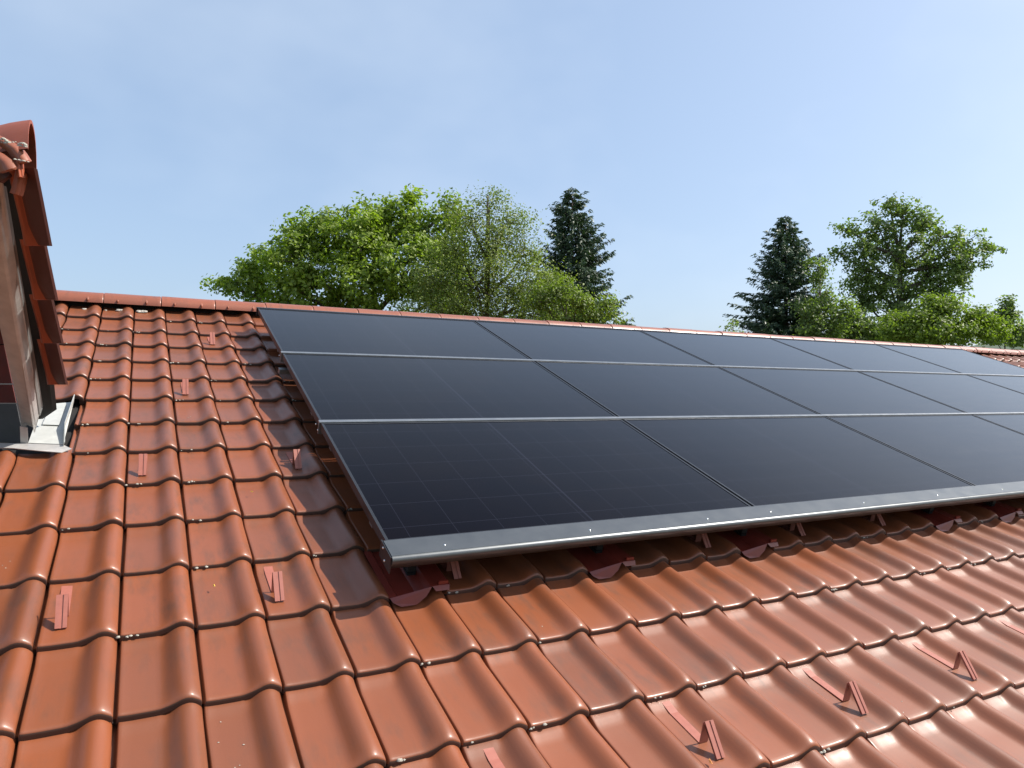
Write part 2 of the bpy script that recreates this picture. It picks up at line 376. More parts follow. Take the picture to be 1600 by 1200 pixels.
for j, (_, u, k) in enumerate(rest + more):
    KV = LV.copy(); KV[:, 2] += KV[:, 1] * (.085 if k == 1 else 0)       # the top course is kicked up under the ridge
    allV.append(KV + np.array([u * TW, -k * TL, rng.uniform(-.0006, .0006)])); allF.append(LF + j * len(LV))
fld = link(bpy.data.objects.new('roof_tile_field', mesh_np('roof_tile_field', np.concatenate(allV), np.concatenate(allF), M_TILE_F, True)), house)
tag(fld, kind='stuff')
YE = -22 * TL + .25
b = MB(); b.box(HX0, HX1, YE, -.02, -.16, -.052); b.build('roof_deck', M_UNDER, house)
# back slope, gables and walls, in world axes under the tilted house
INV = ROOF.inverted()
yb = -(YE) * math.cos(TH); zb = ZR + YE * math.sin(TH) - .1
b = MB(); V = [INV @ Vector(p) for p in [(HX0, .02, ZR - .06), (HX1, .02, ZR - .06), (HX1, yb, zb), (HX0, yb, zb), (HX0, .02, ZR - .16), (HX1, .02, ZR - .16), (HX1, yb, zb - .1), (HX0, yb, zb - .1)]]
b.add(V, [(0, 1, 2, 3), (7, 6, 5, 4), (3, 2, 6, 7), (0, 3, 7, 4), (1, 5, 6, 2)]); b.build('back_slope', M_DTILE, house)
wx0, wx1, wy = HX0 + .4, HX1 - .4, -YE * math.cos(TH) - .5; zt = ZR - .32 - wy * math.tan(TH)
b = MB(); V = [INV @ Vector(p) for p in [(wx0, -wy, 0), (wx1, -wy, 0), (wx1, wy, 0), (wx0, wy, 0), (wx0, -wy, zt), (wx1, -wy, zt), (wx1, wy, zt), (wx0, wy, zt), (wx0, 0, ZR - .34), (wx1, 0, ZR - .34)]]
b.add(V, [(0, 1, 5, 4), (2, 3, 7, 6), (3, 0, 4, 8, 7), (1, 2, 6, 9, 5)]); b.build('wall', M_WALL, house)

# ridge caps: in world axes about the ridge, carried in the house frame
CP = [(-.128, .011), (-.125, .034), (-.104, .066), (-.070, .086), (-.028, .096), (.012, .098), (.05, .090), (.09, .066), (.112, .034), (.116, 0)]
CAPL = 0.372; CX0 = -0.195 - 8 * CAPL
def cap_mesh():
    b = MB(); V = []; nseg = [(0, 1.0), (.03, 1.0), (.20, .985), (CAPL - .03, .975), (CAPL - .012, .985), (CAPL - .007, .975), (CAPL - .004, .95)]
    for x, s in nseg:
        for (y, z) in CP: V.append((x, y * s - .012, .004 + z * s))
    n = len(CP)
    fs = [(j * n + i, j * n + n + i, j * n + n + i + 1, j * n + i + 1) for j in range(len(nseg) - 1) for i in range(n - 1)]
    b.add(V, fs, True)
    e = (len(nseg) - 1) * n
    b.add([V[i] for i in range(n)] + [(V[i][0], V[i][1] * .86, V[i][2] * .86) for i in range(n)], [(i, i + 1, n + i + 1, n + i) for i in range(n - 1)])
    b.add([V[e + i] for i in range(n)] + [(V[e + i][0], V[e + i][1] * .86, V[e + i][2] * .86) for i in range(n)], [(i + 1, i, n + i, n + i + 1) for i in range(n - 1)])
    for xk in (.085, .27):                                          # two thumb-sized knobs
        c = Vector((xk, -.126, .040))
        Vk = []; 
        for j in range(5):
            t = j / 4 * math.pi / 2
            for i in range(8):
                a = 2 * math.pi * i / 8
                Vk.append((c.x + .013 * math.cos(a) * math.cos(t), c.y + .012 - .026 * math.sin(t) + .02 * math.sin(a) * 0.55, c.z + .026 * math.sin(a) * math.cos(t)))
        b.add(Vk, [(j * 8 + i, j * 8 + (i + 1) % 8, j * 8 + 8 + (i + 1) % 8, j * 8 + 8 + i) for j in range(4) for i in range(8)], True)
    return b.mesh('ridge_tile', M_RIDGE)
CM = cap_mesh()
RI = RX.inverted()
for i in range(53):
    o = link(bpy.data.objects.new('ridge_tile', CM), house)
    o.rotation_euler = (-TH + random.uniform(-.006, .006), 0, random.uniform(-.003, .003)); o.location = (CX0 + i * CAPL, random.uniform(-.002, .002), -.013 + random.uniform(-.0025, .0025))
b = MB(); b.box(HX0, HX1, -.045, .02, -.05, .055); b.build('ridge_batten', M_UNDER, house)
# crumbs of mortar below the ridge and lichen at the tile corners
def blob(b, c, r_, flat=.5, seed=0):
    rr = random.Random(seed); V = []; n = 7
    for j in range(4):
        t = j / 3 * math.pi / 2
        for i in range(n):
            a = 2 * math.pi * i / n; q = r_ * rr.uniform(.65, 1.25)
            V.append((c[0] + q * math.cos(a) * math.cos(t) * 1.4, c[1] + q * math.sin(a) * math.cos(t), c[2] + r_ * flat * math.sin(t)))
    b.add(V, [(j * n + i, j * n + (i + 1) % n, j * n + n + (i + 1) % n, j * n + n + i) for j in range(3) for i in range(n)], True)
b = MB()
for i in range(60):
    x = random.uniform(-.5, 10); blob(b, (x, -.135, -.002), random.uniform(.006, .016), .6, i)
for x in (-.10, -.085, .03, .05, .068): blob(b, (x, -.138, .002), .016, .7, int(x * 1000) + 999)
o = b.build('mortar_crumbs', M_MORTAR, house); tag(o, kind='stuff')
b = MB()
for (a_, u, k) in single:
    if random.random() < .42:
        for q in range(random.randint(1, 4)): blob(b, (u * TW + random.uniform(-.006, .055), -k * TL - .0015, random.uniform(-.012, -.007)), random.uniform(.0022, .0052), 1.0, u * 91 + k + q)
    if random.random() < .07:
        for q in range(random.randint(1, 5)):
            yy = random.uniform(.03, .28); blob(b, (u * TW + random.uniform(.015, .085), -k * TL + yy, -SLP * yy / TL + .0004), random.uniform(.0010, .0024), .4, u * 31 + k + q)
o = b.build('lichen', M_LICHEN, house); tag(o, kind='stuff')

# red sheet-metal tiles under the roof hooks
def plate_mesh():
    b = MB()
    o1 = [(-.012, .004), (.015, .006), (.020, .0005), (.088, .0005), (.118, .018), (.135, .031), (.205, .031), (.214, .022)]
    V = [(x, y, z - .020 * (y + .01) / TL) for y in (-.006, .16, .33) for x, z in o1]
    n = len(o1); b.add(V, [(j * n + i, j * n + i + 1, j * n + n + i + 1, j * n + n + i) for j in range(2) for i in range(n - 1)])
    # front flap folded down over the pan, a trapezium
    b.add([(-.010, -.006, .004), (.140, -.006, .030), (.118, -.020, .004), (.082, -.030, -.018), (.026, -.030, -.019), (.000, -.018, -.008)], [(0, 1, 2, 3, 4, 5)])
    b.add([(.140, -.006, .031), (.205, -.006, .031), (.200, -.022, .020), (.150, -.022, .020)], [(0, 1, 2, 3)])
    b.box(.165, .200, -.002, .006, .031, .044)
    return b.mesh('flashing_tile', M_REDSHEET)
PM = plate_mesh()
for (u, k) in PLATES:
    o = link(bpy.data.objects.new('flashing_tile', PM), house); o.location = (u * TW, -k * TL, .002)
    tag(o, 'red painted sheet metal tile with a folded front flap')

# ------------------------------------------------------------------ solar array
def panel_meshes():
    w, h_ = PW - .016, PH - .036; t = .011; d = .035
    b = MB()
    def bar(x0, x1, y0, y1): b.box(x0, x1, y0, y1, -d, 0)
    bar(0, t, 0, h_); bar(w - t, w, 0, h_); b.box(t, w - t, 0, t, -d, -.0005); b.box(t, w - t, h_ - t, h_, -d, -.0005)
    fr = b.mesh('frame', M_FRAME)
    g = MB().box(t - .001, w - t + .001, t - .001, h_ - t + .001, -.006, -.0022).mesh('glass', M_GLASS)
    bk = MB().box(t, w - t, t, h_ - t, -.009, -.0065).mesh('back_sheet', M_BLACK)
    return fr, g, bk
FRM, GLM, BKM = panel_meshes()
ROWN = ['top', 'middle', 'bottom']; COLN = ['leftmost', 'second from left', 'third from left', 'fourth from left', 'fifth from left']
EXTRA = {(0, 0): 'touching the ridge tiles', (0, 4): 'bare tiles to its right', (2, 0): 'cell grid faintly visible',
         (2, 1): 'above the slate skirt', (2, 2): 'above the slate skirt', (2, 3): 'above the slate skirt', (2, 4): 'above the slate skirt', (1, 0): 'with a pale centre line'}
for j in range(3):
    for i in range(5):
        mw = ROOF @ Matrix.Translation((PA + i * PW + .004, PB - (j + 1) * PH + .018, HP))
        p = empty('solar_panel', mw)
        ex = EXTRA.get((j, i), 'under the ridge tiles' if j == 0 else 'between grey rails')
        tag(p, 'black solar panel, %s of the %s row, %s' % (COLN[i], ROWN[j], ex), 'solar panel', 'black solar panels on the roof')
        link(bpy.data.objects.new('frame', FRM), p); link(bpy.data.objects.new('glass', GLM), p); link(bpy.data.objects.new('back_sheet', BKM), p)

AX1 = PA + 5 * PW
rack = empty('mounting_rack', ROOF @ Matrix.Translation((PA, PB - 3 * PH, 0)))
tag(rack, 'grey aluminium mounting rails, hooks and front skirt holding the solar panels', 'mounting rack')
LX = AX1 - PA
y0r = PB - 3 * PH                                                   # local y of the rack's origin
for j in (0, 1, 2):
    yc = PB - j * PH - y0r
    b = MB(); hi = .005 if j else .003
    b.prism([(yc - .0105, HP + hi), (yc - .0120, HP + hi - .003), (yc - .0120, HP - .004), (yc - .006, HP - .004), (yc - .006, HP - .06), (yc + .006, HP - .06), (yc + .006, HP - .004), (yc + .012, HP - .004), (yc + .012, HP + hi - .003), (yc + .0105, HP + hi)], 'x', -.004, LX)
    b.build('insertion_rail', M_RAIL if j else M_FRAME, rack)
for yy in (.28, .98, 1.42, 2.08, 2.52, 3.12):
    b = MB(); b.prism([(yy - .02, .085), (yy + .02, .085), (yy + .02, HP - .061), (yy - .02, HP - .061)], 'x', -.03 if yy == 2.08 else .03, LX - .03); b.build('cross_rail', M_RAIL, rack)
# front skirt: a flat top, a round nose and a hanging face
prof = [(.0160, HP + .004), (.0160, HP + .0012)]
prof = [(.018, HP - .004), (.018, HP + .0035), (-.080, HP + .0035)]
for q in range(9):
    t = math.pi / 2 + q / 8 * math.pi * .62; prof.append((-.080 + .0150 * math.cos(t), HP + .0035 - .0150 + .0150 * math.sin(t)))
prof += [(-.072, HP - .050), (-.066, HP - .050), (-.076, HP - .012), (-.06, HP - .004)]
sk = MB(); n = len(prof)
sk.add([(-.006, y, z) for y, z in prof] + [(LX, y, z) for y, z in prof], [(i, n + i, n + (i + 1) % n, (i + 1) % n) for i in range(n)])
for i in range(3, 12): sk.sm[i] = True
sk.add([(-.006, y, z) for y, z in prof], [tuple(range(n))]); sk.add([(LX, y, z) for y, z in prof], [tuple(range(n))[::-1]])
sk.build('skirt', M_SKIRT, rack)
b = MB(); b.box(-.011, -.0065, -.086, .03, HP - .060, HP + .001); b.build('end_plate', M_FRAME, rack)
def screw(b, c, r_=.0045, ax='z'):
    V = []; n = 8
    for j, (rr, hh) in enumerate(((1, 0), (.95, .5), (.5, .9))):
        for i in range(n):
            a = 2 * math.pi * i / n; u_, v_ = r_ * rr * math.cos(a), r_ * rr * math.sin(a)
            V.append((c[0] + u_, c[1] + v_, c[2] + hh * r_ * .7) if ax == 'z' else (c[0] - hh * r_ * .7, c[1] + u_, c[2] + v_))
    b.add(V, [(j * n + i, j * n + (i + 1) % n, j * n + n + (i + 1) % n, j * n + n + i) for j in range(2) for i in range(n)] + [tuple(range(16, 24))], True)
SM = MB(); screw(SM, (0, 0, 0)); SMe = SM.mesh('screw', M_SCREW)
SX = MB(); screw(SX, (0, 0, 0), .005, 'x'); SXe = SX.mesh('screw', M_SCREW)
for x in (.195, .80, 1.40, 1.78, 2.42, 3.02, 3.62, 4.4, 5.2, 6.0, 6.8):
    o = link(bpy.data.objects.new('screw', SMe), rack); o.location = (x, -.045 + random.uniform(-.004, .004), HP + .0035)
for (yy, zz) in ((-.002, HP - .012), (-.03, HP - .045), (PH - .03, HP - .03), (PH + .02, HP - .02), (2 * PH, HP - .02)):
    o = link(bpy.data.objects.new('screw', SXe), rack); o.location = (-.0112, yy, zz)
hk = MB()
hk.box(-.016, .016, 0, .03, 0, .075).box(-.016, .016, -.02, .03, .075, .084).box(-.016, .016, .0, .20, -.014, -.004).box(-.02, .02, .03, .06, .05, .110)
HK = hk.mesh('roof_hook', M_BLACK)
for (u, k) in PLATES:
    o = link(bpy.data.objects.new('roof_hook', HK), rack); o.location = (u * TW + .10 - PA, -k * TL + .10 - y0r, .028)
# ------------------------------------------------------------------ snow guards
st = MB(); sp_ = [(0, 0), (.132, 0), (.160, .0042), (.184, .0092), (.216, .0096)]
st.prism([(y, z) for y, z in sp_] + [(y, z + .0028) for y, z in sp_[::-1]], 'x', 0, .030)
STM = st.mesh('strap', M_GUARD)
br = MB()
br.box(0, .030, -.0015, .0015, .002, .070)                         # upright leg at the strap's end
A0, A1 = Vector((0, 0.0, .071)), Vector((0, -.068, .001))
def leg(x0, x1, t):
    nn = Vector((0, -.07, -.068)).cross(Vector((1, 0, 0))).normalized(); nn = nn if nn.z > 0 else -nn
    v = [A0, A1, A1 + nn * t, A0 + nn * t]
    br.add([(x0, p.y, p.z) for p in v] + [(x1, p.y, p.z) for p in v], [(0, 1, 2, 3), (7, 6, 5, 4), (0, 4, 5, 1), (1, 5, 6, 2), (2, 6, 7, 3), (3, 7, 4, 0)])
leg(0, .030, .0048); leg(0, .0110, .0072); leg(.0190, .030, .0072); leg(.0110, .0140, .0060)
BRM = br.mesh('angled_brace', M_GUARD)
G = [(-1, 11, 'at the lower left of the roof, nearest the left edge'), (2, 11, 'on the tile left of the solar panel corner'), (0, 8, 'in line with the metal flashing of the dormer'),
     (3, 8, 'half in the shade of the solar panels'), (1, 5, 'halfway up the roof left of the panels'), (2, 2, 'closest to the ridge, left of the panels'),
     (7, 14, 'in the row below the skirt, leftmost with its brace in view'), (10, 14, 'in the row below the skirt, second with its brace in view'), (13, 14, 'in the row below the skirt, third with its brace in view'),
     (16, 14, 'in the row below the skirt, at the right picture edge'), (4, 14, 'at the bottom picture edge with only its strap showing'),
     (5, 11, 'in the shade under the left end of the skirt'), (11, 11, 'in the shade under the skirt, second from its left end'), (14, 11, 'in the shade under the skirt, third from its left end'), (17, 11, 'in the shade under the skirt, fourth from its left end')]
OFF = {(-1, 11): .036, (2, 11): .032, (0, 8): .041, (3, 8): .062, (1, 5): .044, (2, 2): .049, (7, 14): .054, (10, 14): .060, (13, 14): .056, (4, 14): .056}
for (u, k, wh) in G:
    x = u * TW + OFF.get((u, k), .052); yb_ = -(k + .5) * TL + random.uniform(-.004, .004)
    yb_ = -(k + 1) * TL + (TL - .186)
    tilt = math.atan(SLP / TL)
    mw = ROOF @ Matrix.Translation((x, yb_, -SLP * (TL - .186) / TL + .0005)) @ Matrix.Rotation(-tilt, 4, 'X') @ Matrix.Rotation(random.uniform(-.03, .03), 4, 'Z')
    g = empty('snow_guard', mw); tag(g, 'pink metal snow guard ' + wh, 'snow guard', 'snow guards hooked over the roof tiles')
    link(bpy.data.objects.new('strap', STM), g); link(bpy.data.objects.new('angled_brace', BRM), g)

# a few dry leaf bits
def bit(name, p, r_, mat, lab):
    b = MB(); V = [(r_ * math.cos(t) * 1.6, r_ * math.sin(t) * .7, .0015 + .002 * math.cos(2 * t)) for t in [2 * math.pi * i / 8 for i in range(8)]]
    b.add(V + [(0, 0, .004)], [(i, (i + 1) % 8, 8) for i in range(8)]); o = b.build(name, mat); o.matrix_world = ROOF @ Matrix.Translation(p) @ Matrix.Rotation(random.uniform(0, 3), 4, 'Z')
    tag(o, lab, 'dry leaf', 'dry leaf bits on the tiles')
bit('dry_leaf', (1.442, -4.80, .006), .0060, M_ORANGE, 'small orange dry leaf bit beside a snow guard brace')
bit('dry_leaf', (.265, -3.70, .001), .0045, M_YELLOW, 'small yellow dry leaf bit on a tile above the front edge')
bit('dry_leaf', (.460, -3.055, .001), .0042, M_YELLOW, 'tiny yellow dry leaf bit on a tile left of the panel shadow')

# ------------------------------------------------------------------ dormer at the left edge
dorm = empty('dormer', ROOF @ Matrix.Translation((-.40, -2.55, 0)))
tag(dorm, 'dormer with tiled verge, metal clad edge and oxblood boards at left picture edge', 'dormer')
DI = dorm.matrix_world.inverted()
def dl(v): return DI @ Vector(v)
def dp(x, y, d): return DI @ px(x, y, d)
e1 = (CW.to_3x3() @ Vector((1, 0, 0))); e2 = (CW.to_3x3() @ Vector((0, 0, 1))); eu = (CW.to_3x3() @ Vector((0, 1, 0)))
def verge(s0, s1, i):
    """one lapped tile along the verge; s = photo pixels (x, y, depth) of its outer edge at top and bottom"""
    b = MB(); A, B = px(*s0), px(*s1); rows = 8; V = []
    pr = [(0.000, .062), (-.024, .040), (-.044, .018), (-.054, .006), (-.060, .010), (-.067, .020), (-.074, .020), (-.079, .006), (-.076, -.02)]
    for j in range(rows):
        t = j / (rows - 1); c = A.lerp(B, t)
        fl = max(0.0, (t - .70) / .30) ** 1.4
        for q, (a, d) in enumerate(pr):
            lift = .024 * t                                         # the lower end rides on the next tile
            a2 = a + (.018 * fl if q in (2, 3, 4) else 0.0) + (-.004 * fl if q >= 6 else 0)
            v = c + e1 * (a2 * .92); er = (CW.translation - v).normalized()
            V.append(v + er * (d + lift))
    n = len(pr); fs = [(j * n + i, j * n + i + 1, j * n + n + i + 1, j * n + n + i) for j in range(rows - 1) for i in range(n - 1)]
    V2 = [v - e2 * .014 for v in V]; m = len(V)
    fs2 = [(m + f[3], m + f[2], m + f[1], m + f[0]) for f in fs]
    rim = [((rows - 1) * n + i, (rows - 1) * n + i + 1, m + (rows - 1) * n + i + 1, m + (rows - 1) * n + i) for i in range(n - 1)]
    rim += [(j * n, (j + 1) * n, m + (j + 1) * n, m + j * n) for j in range(rows - 1)]
    b.add([DI @ v for v in V + V2], fs + fs2, True)
    b.add([DI @ v for v in V + V2], rim)
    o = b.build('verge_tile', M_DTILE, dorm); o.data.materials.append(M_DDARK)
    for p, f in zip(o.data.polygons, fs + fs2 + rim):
        if min(x % n for x in f) < 3: p.material_index = 1  # shaded flank painted with the darker tile colour
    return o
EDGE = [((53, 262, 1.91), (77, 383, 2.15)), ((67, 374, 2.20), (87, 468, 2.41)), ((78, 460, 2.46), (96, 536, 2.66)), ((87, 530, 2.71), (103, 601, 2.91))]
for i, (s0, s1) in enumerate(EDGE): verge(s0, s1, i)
# ridge cap closing the top: half pipe open towards the right
def halfpipe(name, near, top, far, back, thick, mat, flare=0.0, n=10, dent=None):
    """arch through three world points, swept by vector back"""
    Nn, T_, Ff = Vector(near), Vector(top), Vector(far); b = MB(); V = []
    c = (Nn + Ff) / 2
    def arch(s, off):
        pts = []
        for i in range(n):
            t = math.pi * i / (n - 1)
            p = c + (Nn - c) * math.cos(t) + (T_ - c) * (math.sin(t) ** .8)
            pts.append(c + (p - c) * s + off)
        return pts
    secs = [(1.0, 0.0), (1.0, .10), (.99, .22), (.90, .55), (.90, 1.0)]
    rings = [arch(s, back * t) for s, t in secs]; inner = [arch(s - thick, back * t) for s, t in secs]
    for R_ in rings + inner: V += R_
    k = len(secs); fs = []
    for j in range(k - 1):
        for i in range(n - 1):
            fs.append((j * n + i, j * n + i + 1, j * n + n + i + 1, j * n + n + i))
            m = k * n; fs.append((m + j * n + n + i, m + j * n + n + i + 1, m + j * n + i + 1, m + j * n + i))
    b.add([DI @ v for v in V], fs, True)
    b.add([DI @ v for v in V], [(i, k * n + i, k * n + i + 1, i + 1) for i in range(n - 1)])
    return b.build(name, mat, dorm)
bk = e1 * -.30 + e2 * -.06 + eu * -.01
halfpipe('ridge_tile', px(43.5, 232, 1.84), px(51, 191, 2.06), px(57.5, 265, 2.12), bk, .09, M_DTILE)
def bent(name, path, wpx, d, mat, th=.012):
    """a curved piece of tile: photo points along its middle, width vector in photo pixels"""
    b = MB(); V = []; cs = [(-.5, -.016), (-.25, -.004), (0, 0), (.25, -.004), (.5, -.016)]
    for (x, y) in path:
        for s_, k in cs: V.append(px(x + wpx[0] * s_, y + wpx[1] * s_, d - k))
    n = len(cs); fs = [(j * n + i, j * n + i + 1, j * n + n + i + 1, j * n + n + i) for j in range(len(path) - 1) for i in range(n - 1)]
    V2 = [v - e2 * th for v in V]; m = len(V)
    b.add([DI @ v for v in V + V2], [f[::-1] for f in fs] + [tuple(m + i for i in f) for f in fs], True)
    e = (len(path) - 1) * n
    rim = [(e + i, e + i + 1, m + e + i + 1, m + e + i) for i in range(n - 1)] + [(i, m + i, m + i + 1, i + 1) for i in range(n - 1)]
    rim += [(j * n + k, j * n + n + k, m + j * n + n + k, m + j * n + k) for j in range(len(path) - 1) for k in (0, n - 1)]
    b.add([DI @ v for v in V + V2], rim); return b.build(name, mat, dorm)
bent('lapped_tile', [(-30, 208), (-8, 216), (8, 224), (20, 232), (28, 242), (35, 253)], (20, -7), 1.84, M_RIDGE)
bent('lapped_tile', [(-50, 230), (-25, 236), (-8, 244), (4, 253), (12, 265)], (26, -8), 1.82, M_RIDGE)
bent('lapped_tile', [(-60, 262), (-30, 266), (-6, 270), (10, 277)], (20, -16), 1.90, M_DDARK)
bent('lapped_tile', [(27, 250), (28, 262), (30, 276)], (10, 0), 1.845, M_DTILE)
bent('lapped_tile', [(32, 268), (29, 282), (26, 294), (23, 303)], (16, 4), 1.875, M_DTILE)
b = MB(); rr_ = random.Random(5)
for i in range(22):
    p = dp(rr_.uniform(0, 43), 0, 1.82); x_ = rr_.uniform(0, 42); c = dp(x_, 219 + x_ * .24 + rr_.uniform(-3, 3), 1.815); blob(b, c, rr_.uniform(.0015, .0045), 1.0, i)
for i in range(12):
    t = rr_.random(); c = dp(22 + 22 * t, 249 + 4 * t, 1.80); blob(b, c, rr_.uniform(.001, .003), 1.0, 50 + i)
o = b.build('lichen', M_LICHEN, dorm); tag(o, kind='stuff')
# metal edge cladding: long folded strips running down to the tray
def strip(name, p0, p1, mat, depth=.03, bow=0.0):
    """p0 = (left, right) photo points at the top, p1 = the same at the bottom"""
    b = MB(); q = [px(*p0[0]), px(*p0[1]), px(*p1[1]), px(*p1[0])]; w_ = e2 * -depth
    rows = 8; V = []
    for j in range(rows):
        t = j / (rows - 1); L_, R_ = q[0].lerp(q[3], t), q[1].lerp(q[2], t)
        jit = e2 * (rr_.uniform(-1, 1) * .0004 + bow * math.sin(t * 5))
        for s, d in ((0, -.010), (.06, 0.0), (.5, .002), (.94, 0.0), (1.0, -.010)): V.append(L_.lerp(R_, s) + e2 * d + jit)
        V.append(R_ + w_); V.append(L_ + w_)
    n = 7; fs = [(j * n + i, j * n + (i + 1) % n, j * n + n + (i + 1) % n, j * n + n + i) for j in range(rows - 1) for i in range(n)]
    b.add([DI @ v for v in V], fs); b.add([DI @ v for v in V[-7:]], [tuple(range(7))])
    return b.build(name, mat, dorm)
strip('edge_strip', ((-56, 285, 1.93), (-14, 285, 1.93)), ((34, 660, 3.02), (52, 668, 3.02)), M_ZINC, .02)
strip('edge_strip', ((-13, 285, 1.95), (1, 285, 1.95)), ((52, 676, 3.03), (60, 645, 3.04)), M_ZINC, .004)
strip('edge_strip', ((1.5, 290, 1.98), (6, 290, 1.98)), ((60.5, 650, 3.05), (65, 636, 3.08)), M_DARKZINC, .003)
b = MB(); q = [px(-20, 262, 2.05), px(40, 262, 2.05), px(82, 640, 3.16), px(60, 655, 3.16)]
b.add([DI @ v for v in q] + [DI @ (v - e2 * .03) for v in q], [(0, 3, 2, 1), (0, 1, 5, 4), (1, 2, 6, 5), (2, 3, 7, 6), (3, 0, 4, 7)]); b.build('verge_board', M_UNDER, dorm)
# front boards, dark in the shade of the overhang
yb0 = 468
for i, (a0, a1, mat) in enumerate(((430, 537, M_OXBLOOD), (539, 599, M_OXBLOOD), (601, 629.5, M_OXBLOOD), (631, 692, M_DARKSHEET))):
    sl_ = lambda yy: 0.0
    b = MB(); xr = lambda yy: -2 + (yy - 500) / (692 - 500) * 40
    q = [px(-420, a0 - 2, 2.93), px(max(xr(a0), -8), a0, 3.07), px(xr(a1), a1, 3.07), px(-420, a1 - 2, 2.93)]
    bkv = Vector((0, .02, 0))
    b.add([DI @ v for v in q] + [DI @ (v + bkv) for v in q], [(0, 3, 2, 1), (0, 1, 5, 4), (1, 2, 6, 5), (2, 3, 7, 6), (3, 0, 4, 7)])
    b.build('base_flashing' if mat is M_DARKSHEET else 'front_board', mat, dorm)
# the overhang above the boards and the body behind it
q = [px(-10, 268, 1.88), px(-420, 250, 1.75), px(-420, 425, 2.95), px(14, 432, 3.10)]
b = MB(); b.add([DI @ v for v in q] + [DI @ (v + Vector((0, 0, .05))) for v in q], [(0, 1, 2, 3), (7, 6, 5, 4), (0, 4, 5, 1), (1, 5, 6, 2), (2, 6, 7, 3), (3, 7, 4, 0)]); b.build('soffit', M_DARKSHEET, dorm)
# drain tray, its rims and the apron over the next course of tiles
def quad_sheet(name, pts, mat, t=.002, up=None):
    b = MB(); up = up or (RX.to_3x3() @ Vector((0, 0, 1)))
    q = [Vector(p) for p in pts]; n = len(q)
    b.add([DI @ v for v in q] + [DI @ (v - up * t) for v in q], [tuple(range(n)), tuple(range(n, 2 * n))[::-1]] + [(i, n + i, n + (i + 1) % n, (i + 1) % n) for i in range(n)])
    return b.build(name, mat, dorm)
def onroof(x, y, z):
    d = (px(x, y, 1) - CW.translation); rd = ROOF.inverted().to_3x3() @ d; t = (z - CAM_P[2]) / rd.z
    return CW.translation + d * t
quad_sheet('drain_tray', [onroof(44, 692, .012), onroof(99, 694, .012), onroof(115, 628, .006), onroof(66, 632, .006)], M_ZINC_M)
quad_sheet('tray_step', [onroof(66, 663, .016), onroof(92, 664, .016), onroof(104, 630, .012), onroof(80, 632, .012)], M_ZINC_M)
rim = [onroof(97, 694, .012), onroof(100, 690, .012), onroof(116, 628, .006), onroof(113, 628, .006)]
ru = RX.to_3x3() @ Vector((0, 0, 1))
b = MB(); v0 = [onroof(98, 697, .012), onroof(99, 672, .010), onroof(114, 628, .006)]; hts = [.018, .038, .040]
V = [v for v in v0] + [v + ru * h_ + e1 * (.006) for v, h_ in zip(v0, hts)]; V += [v + e1 * .004 for v in V]
b.add([DI @ v for v in V], [(0, 1, 4, 3), (1, 2, 5, 4), (9, 10, 7, 6), (10, 11, 8, 7), (3, 4, 10, 9), (4, 5, 11, 10), (0, 3, 9, 6)]); b.build('tray_rim', M_ZINC_M, dorm)
quad_sheet('corner_upstand', [onroof(32, 693, .010), onroof(44, 694, .010), onroof(44, 694, .010) + ru * .075, onroof(32, 693, .010) + ru * .078], M_ZINC, .003, RX.to_3x3() @ Vector((0, -1, 0)))
quad_sheet('apron', [onroof(-420, 688, .013), onroof(44, 693, .013), onroof(99, 695, .013), onroof(112, 701, .010), onroof(96, 707, .004), onroof(60, 704, .012), onroof(20, 700, .014), onroof(-420, 690, .014)], M_ZINC, .003)

# ------------------------------------------------------------------ trees
def leaves(C_, Nrm, size, asp=0.62, fold=0.25):
    """leaf-shaped folded rhombs: C_ centres, Nrm facing, size array"""
    n = len(C_); Nrm = Nrm / np.linalg.norm(Nrm, axis=1, keepdims=True)
    a = rng.normal(size=(n, 3)); U = np.cross(Nrm, a); U /= np.linalg.norm(U, axis=1, keepdims=True) + 1e-9; Vv = np.cross(Nrm, U)
    s = size[:, None]
    P0 = C_ - U * s * .5; P1 = C_ + Vv * s * asp * .5 + Nrm * s * fold * .3; P2 = C_ + U * s * .5 - Nrm * s * .12; P3 = C_ - Vv * s * asp * .5 + Nrm * s * fold * .3
    V = np.stack([P0, P1, P2, P3], 1).reshape(-1, 3); i = np.arange(n)[:, None] * 4
    Ft = np.concatenate([i + [0, 1, 2], i + [0, 2, 3]], 1).reshape(-1, 3)
    return V, Ft
def px_len(r_, d): return r_ / F * d
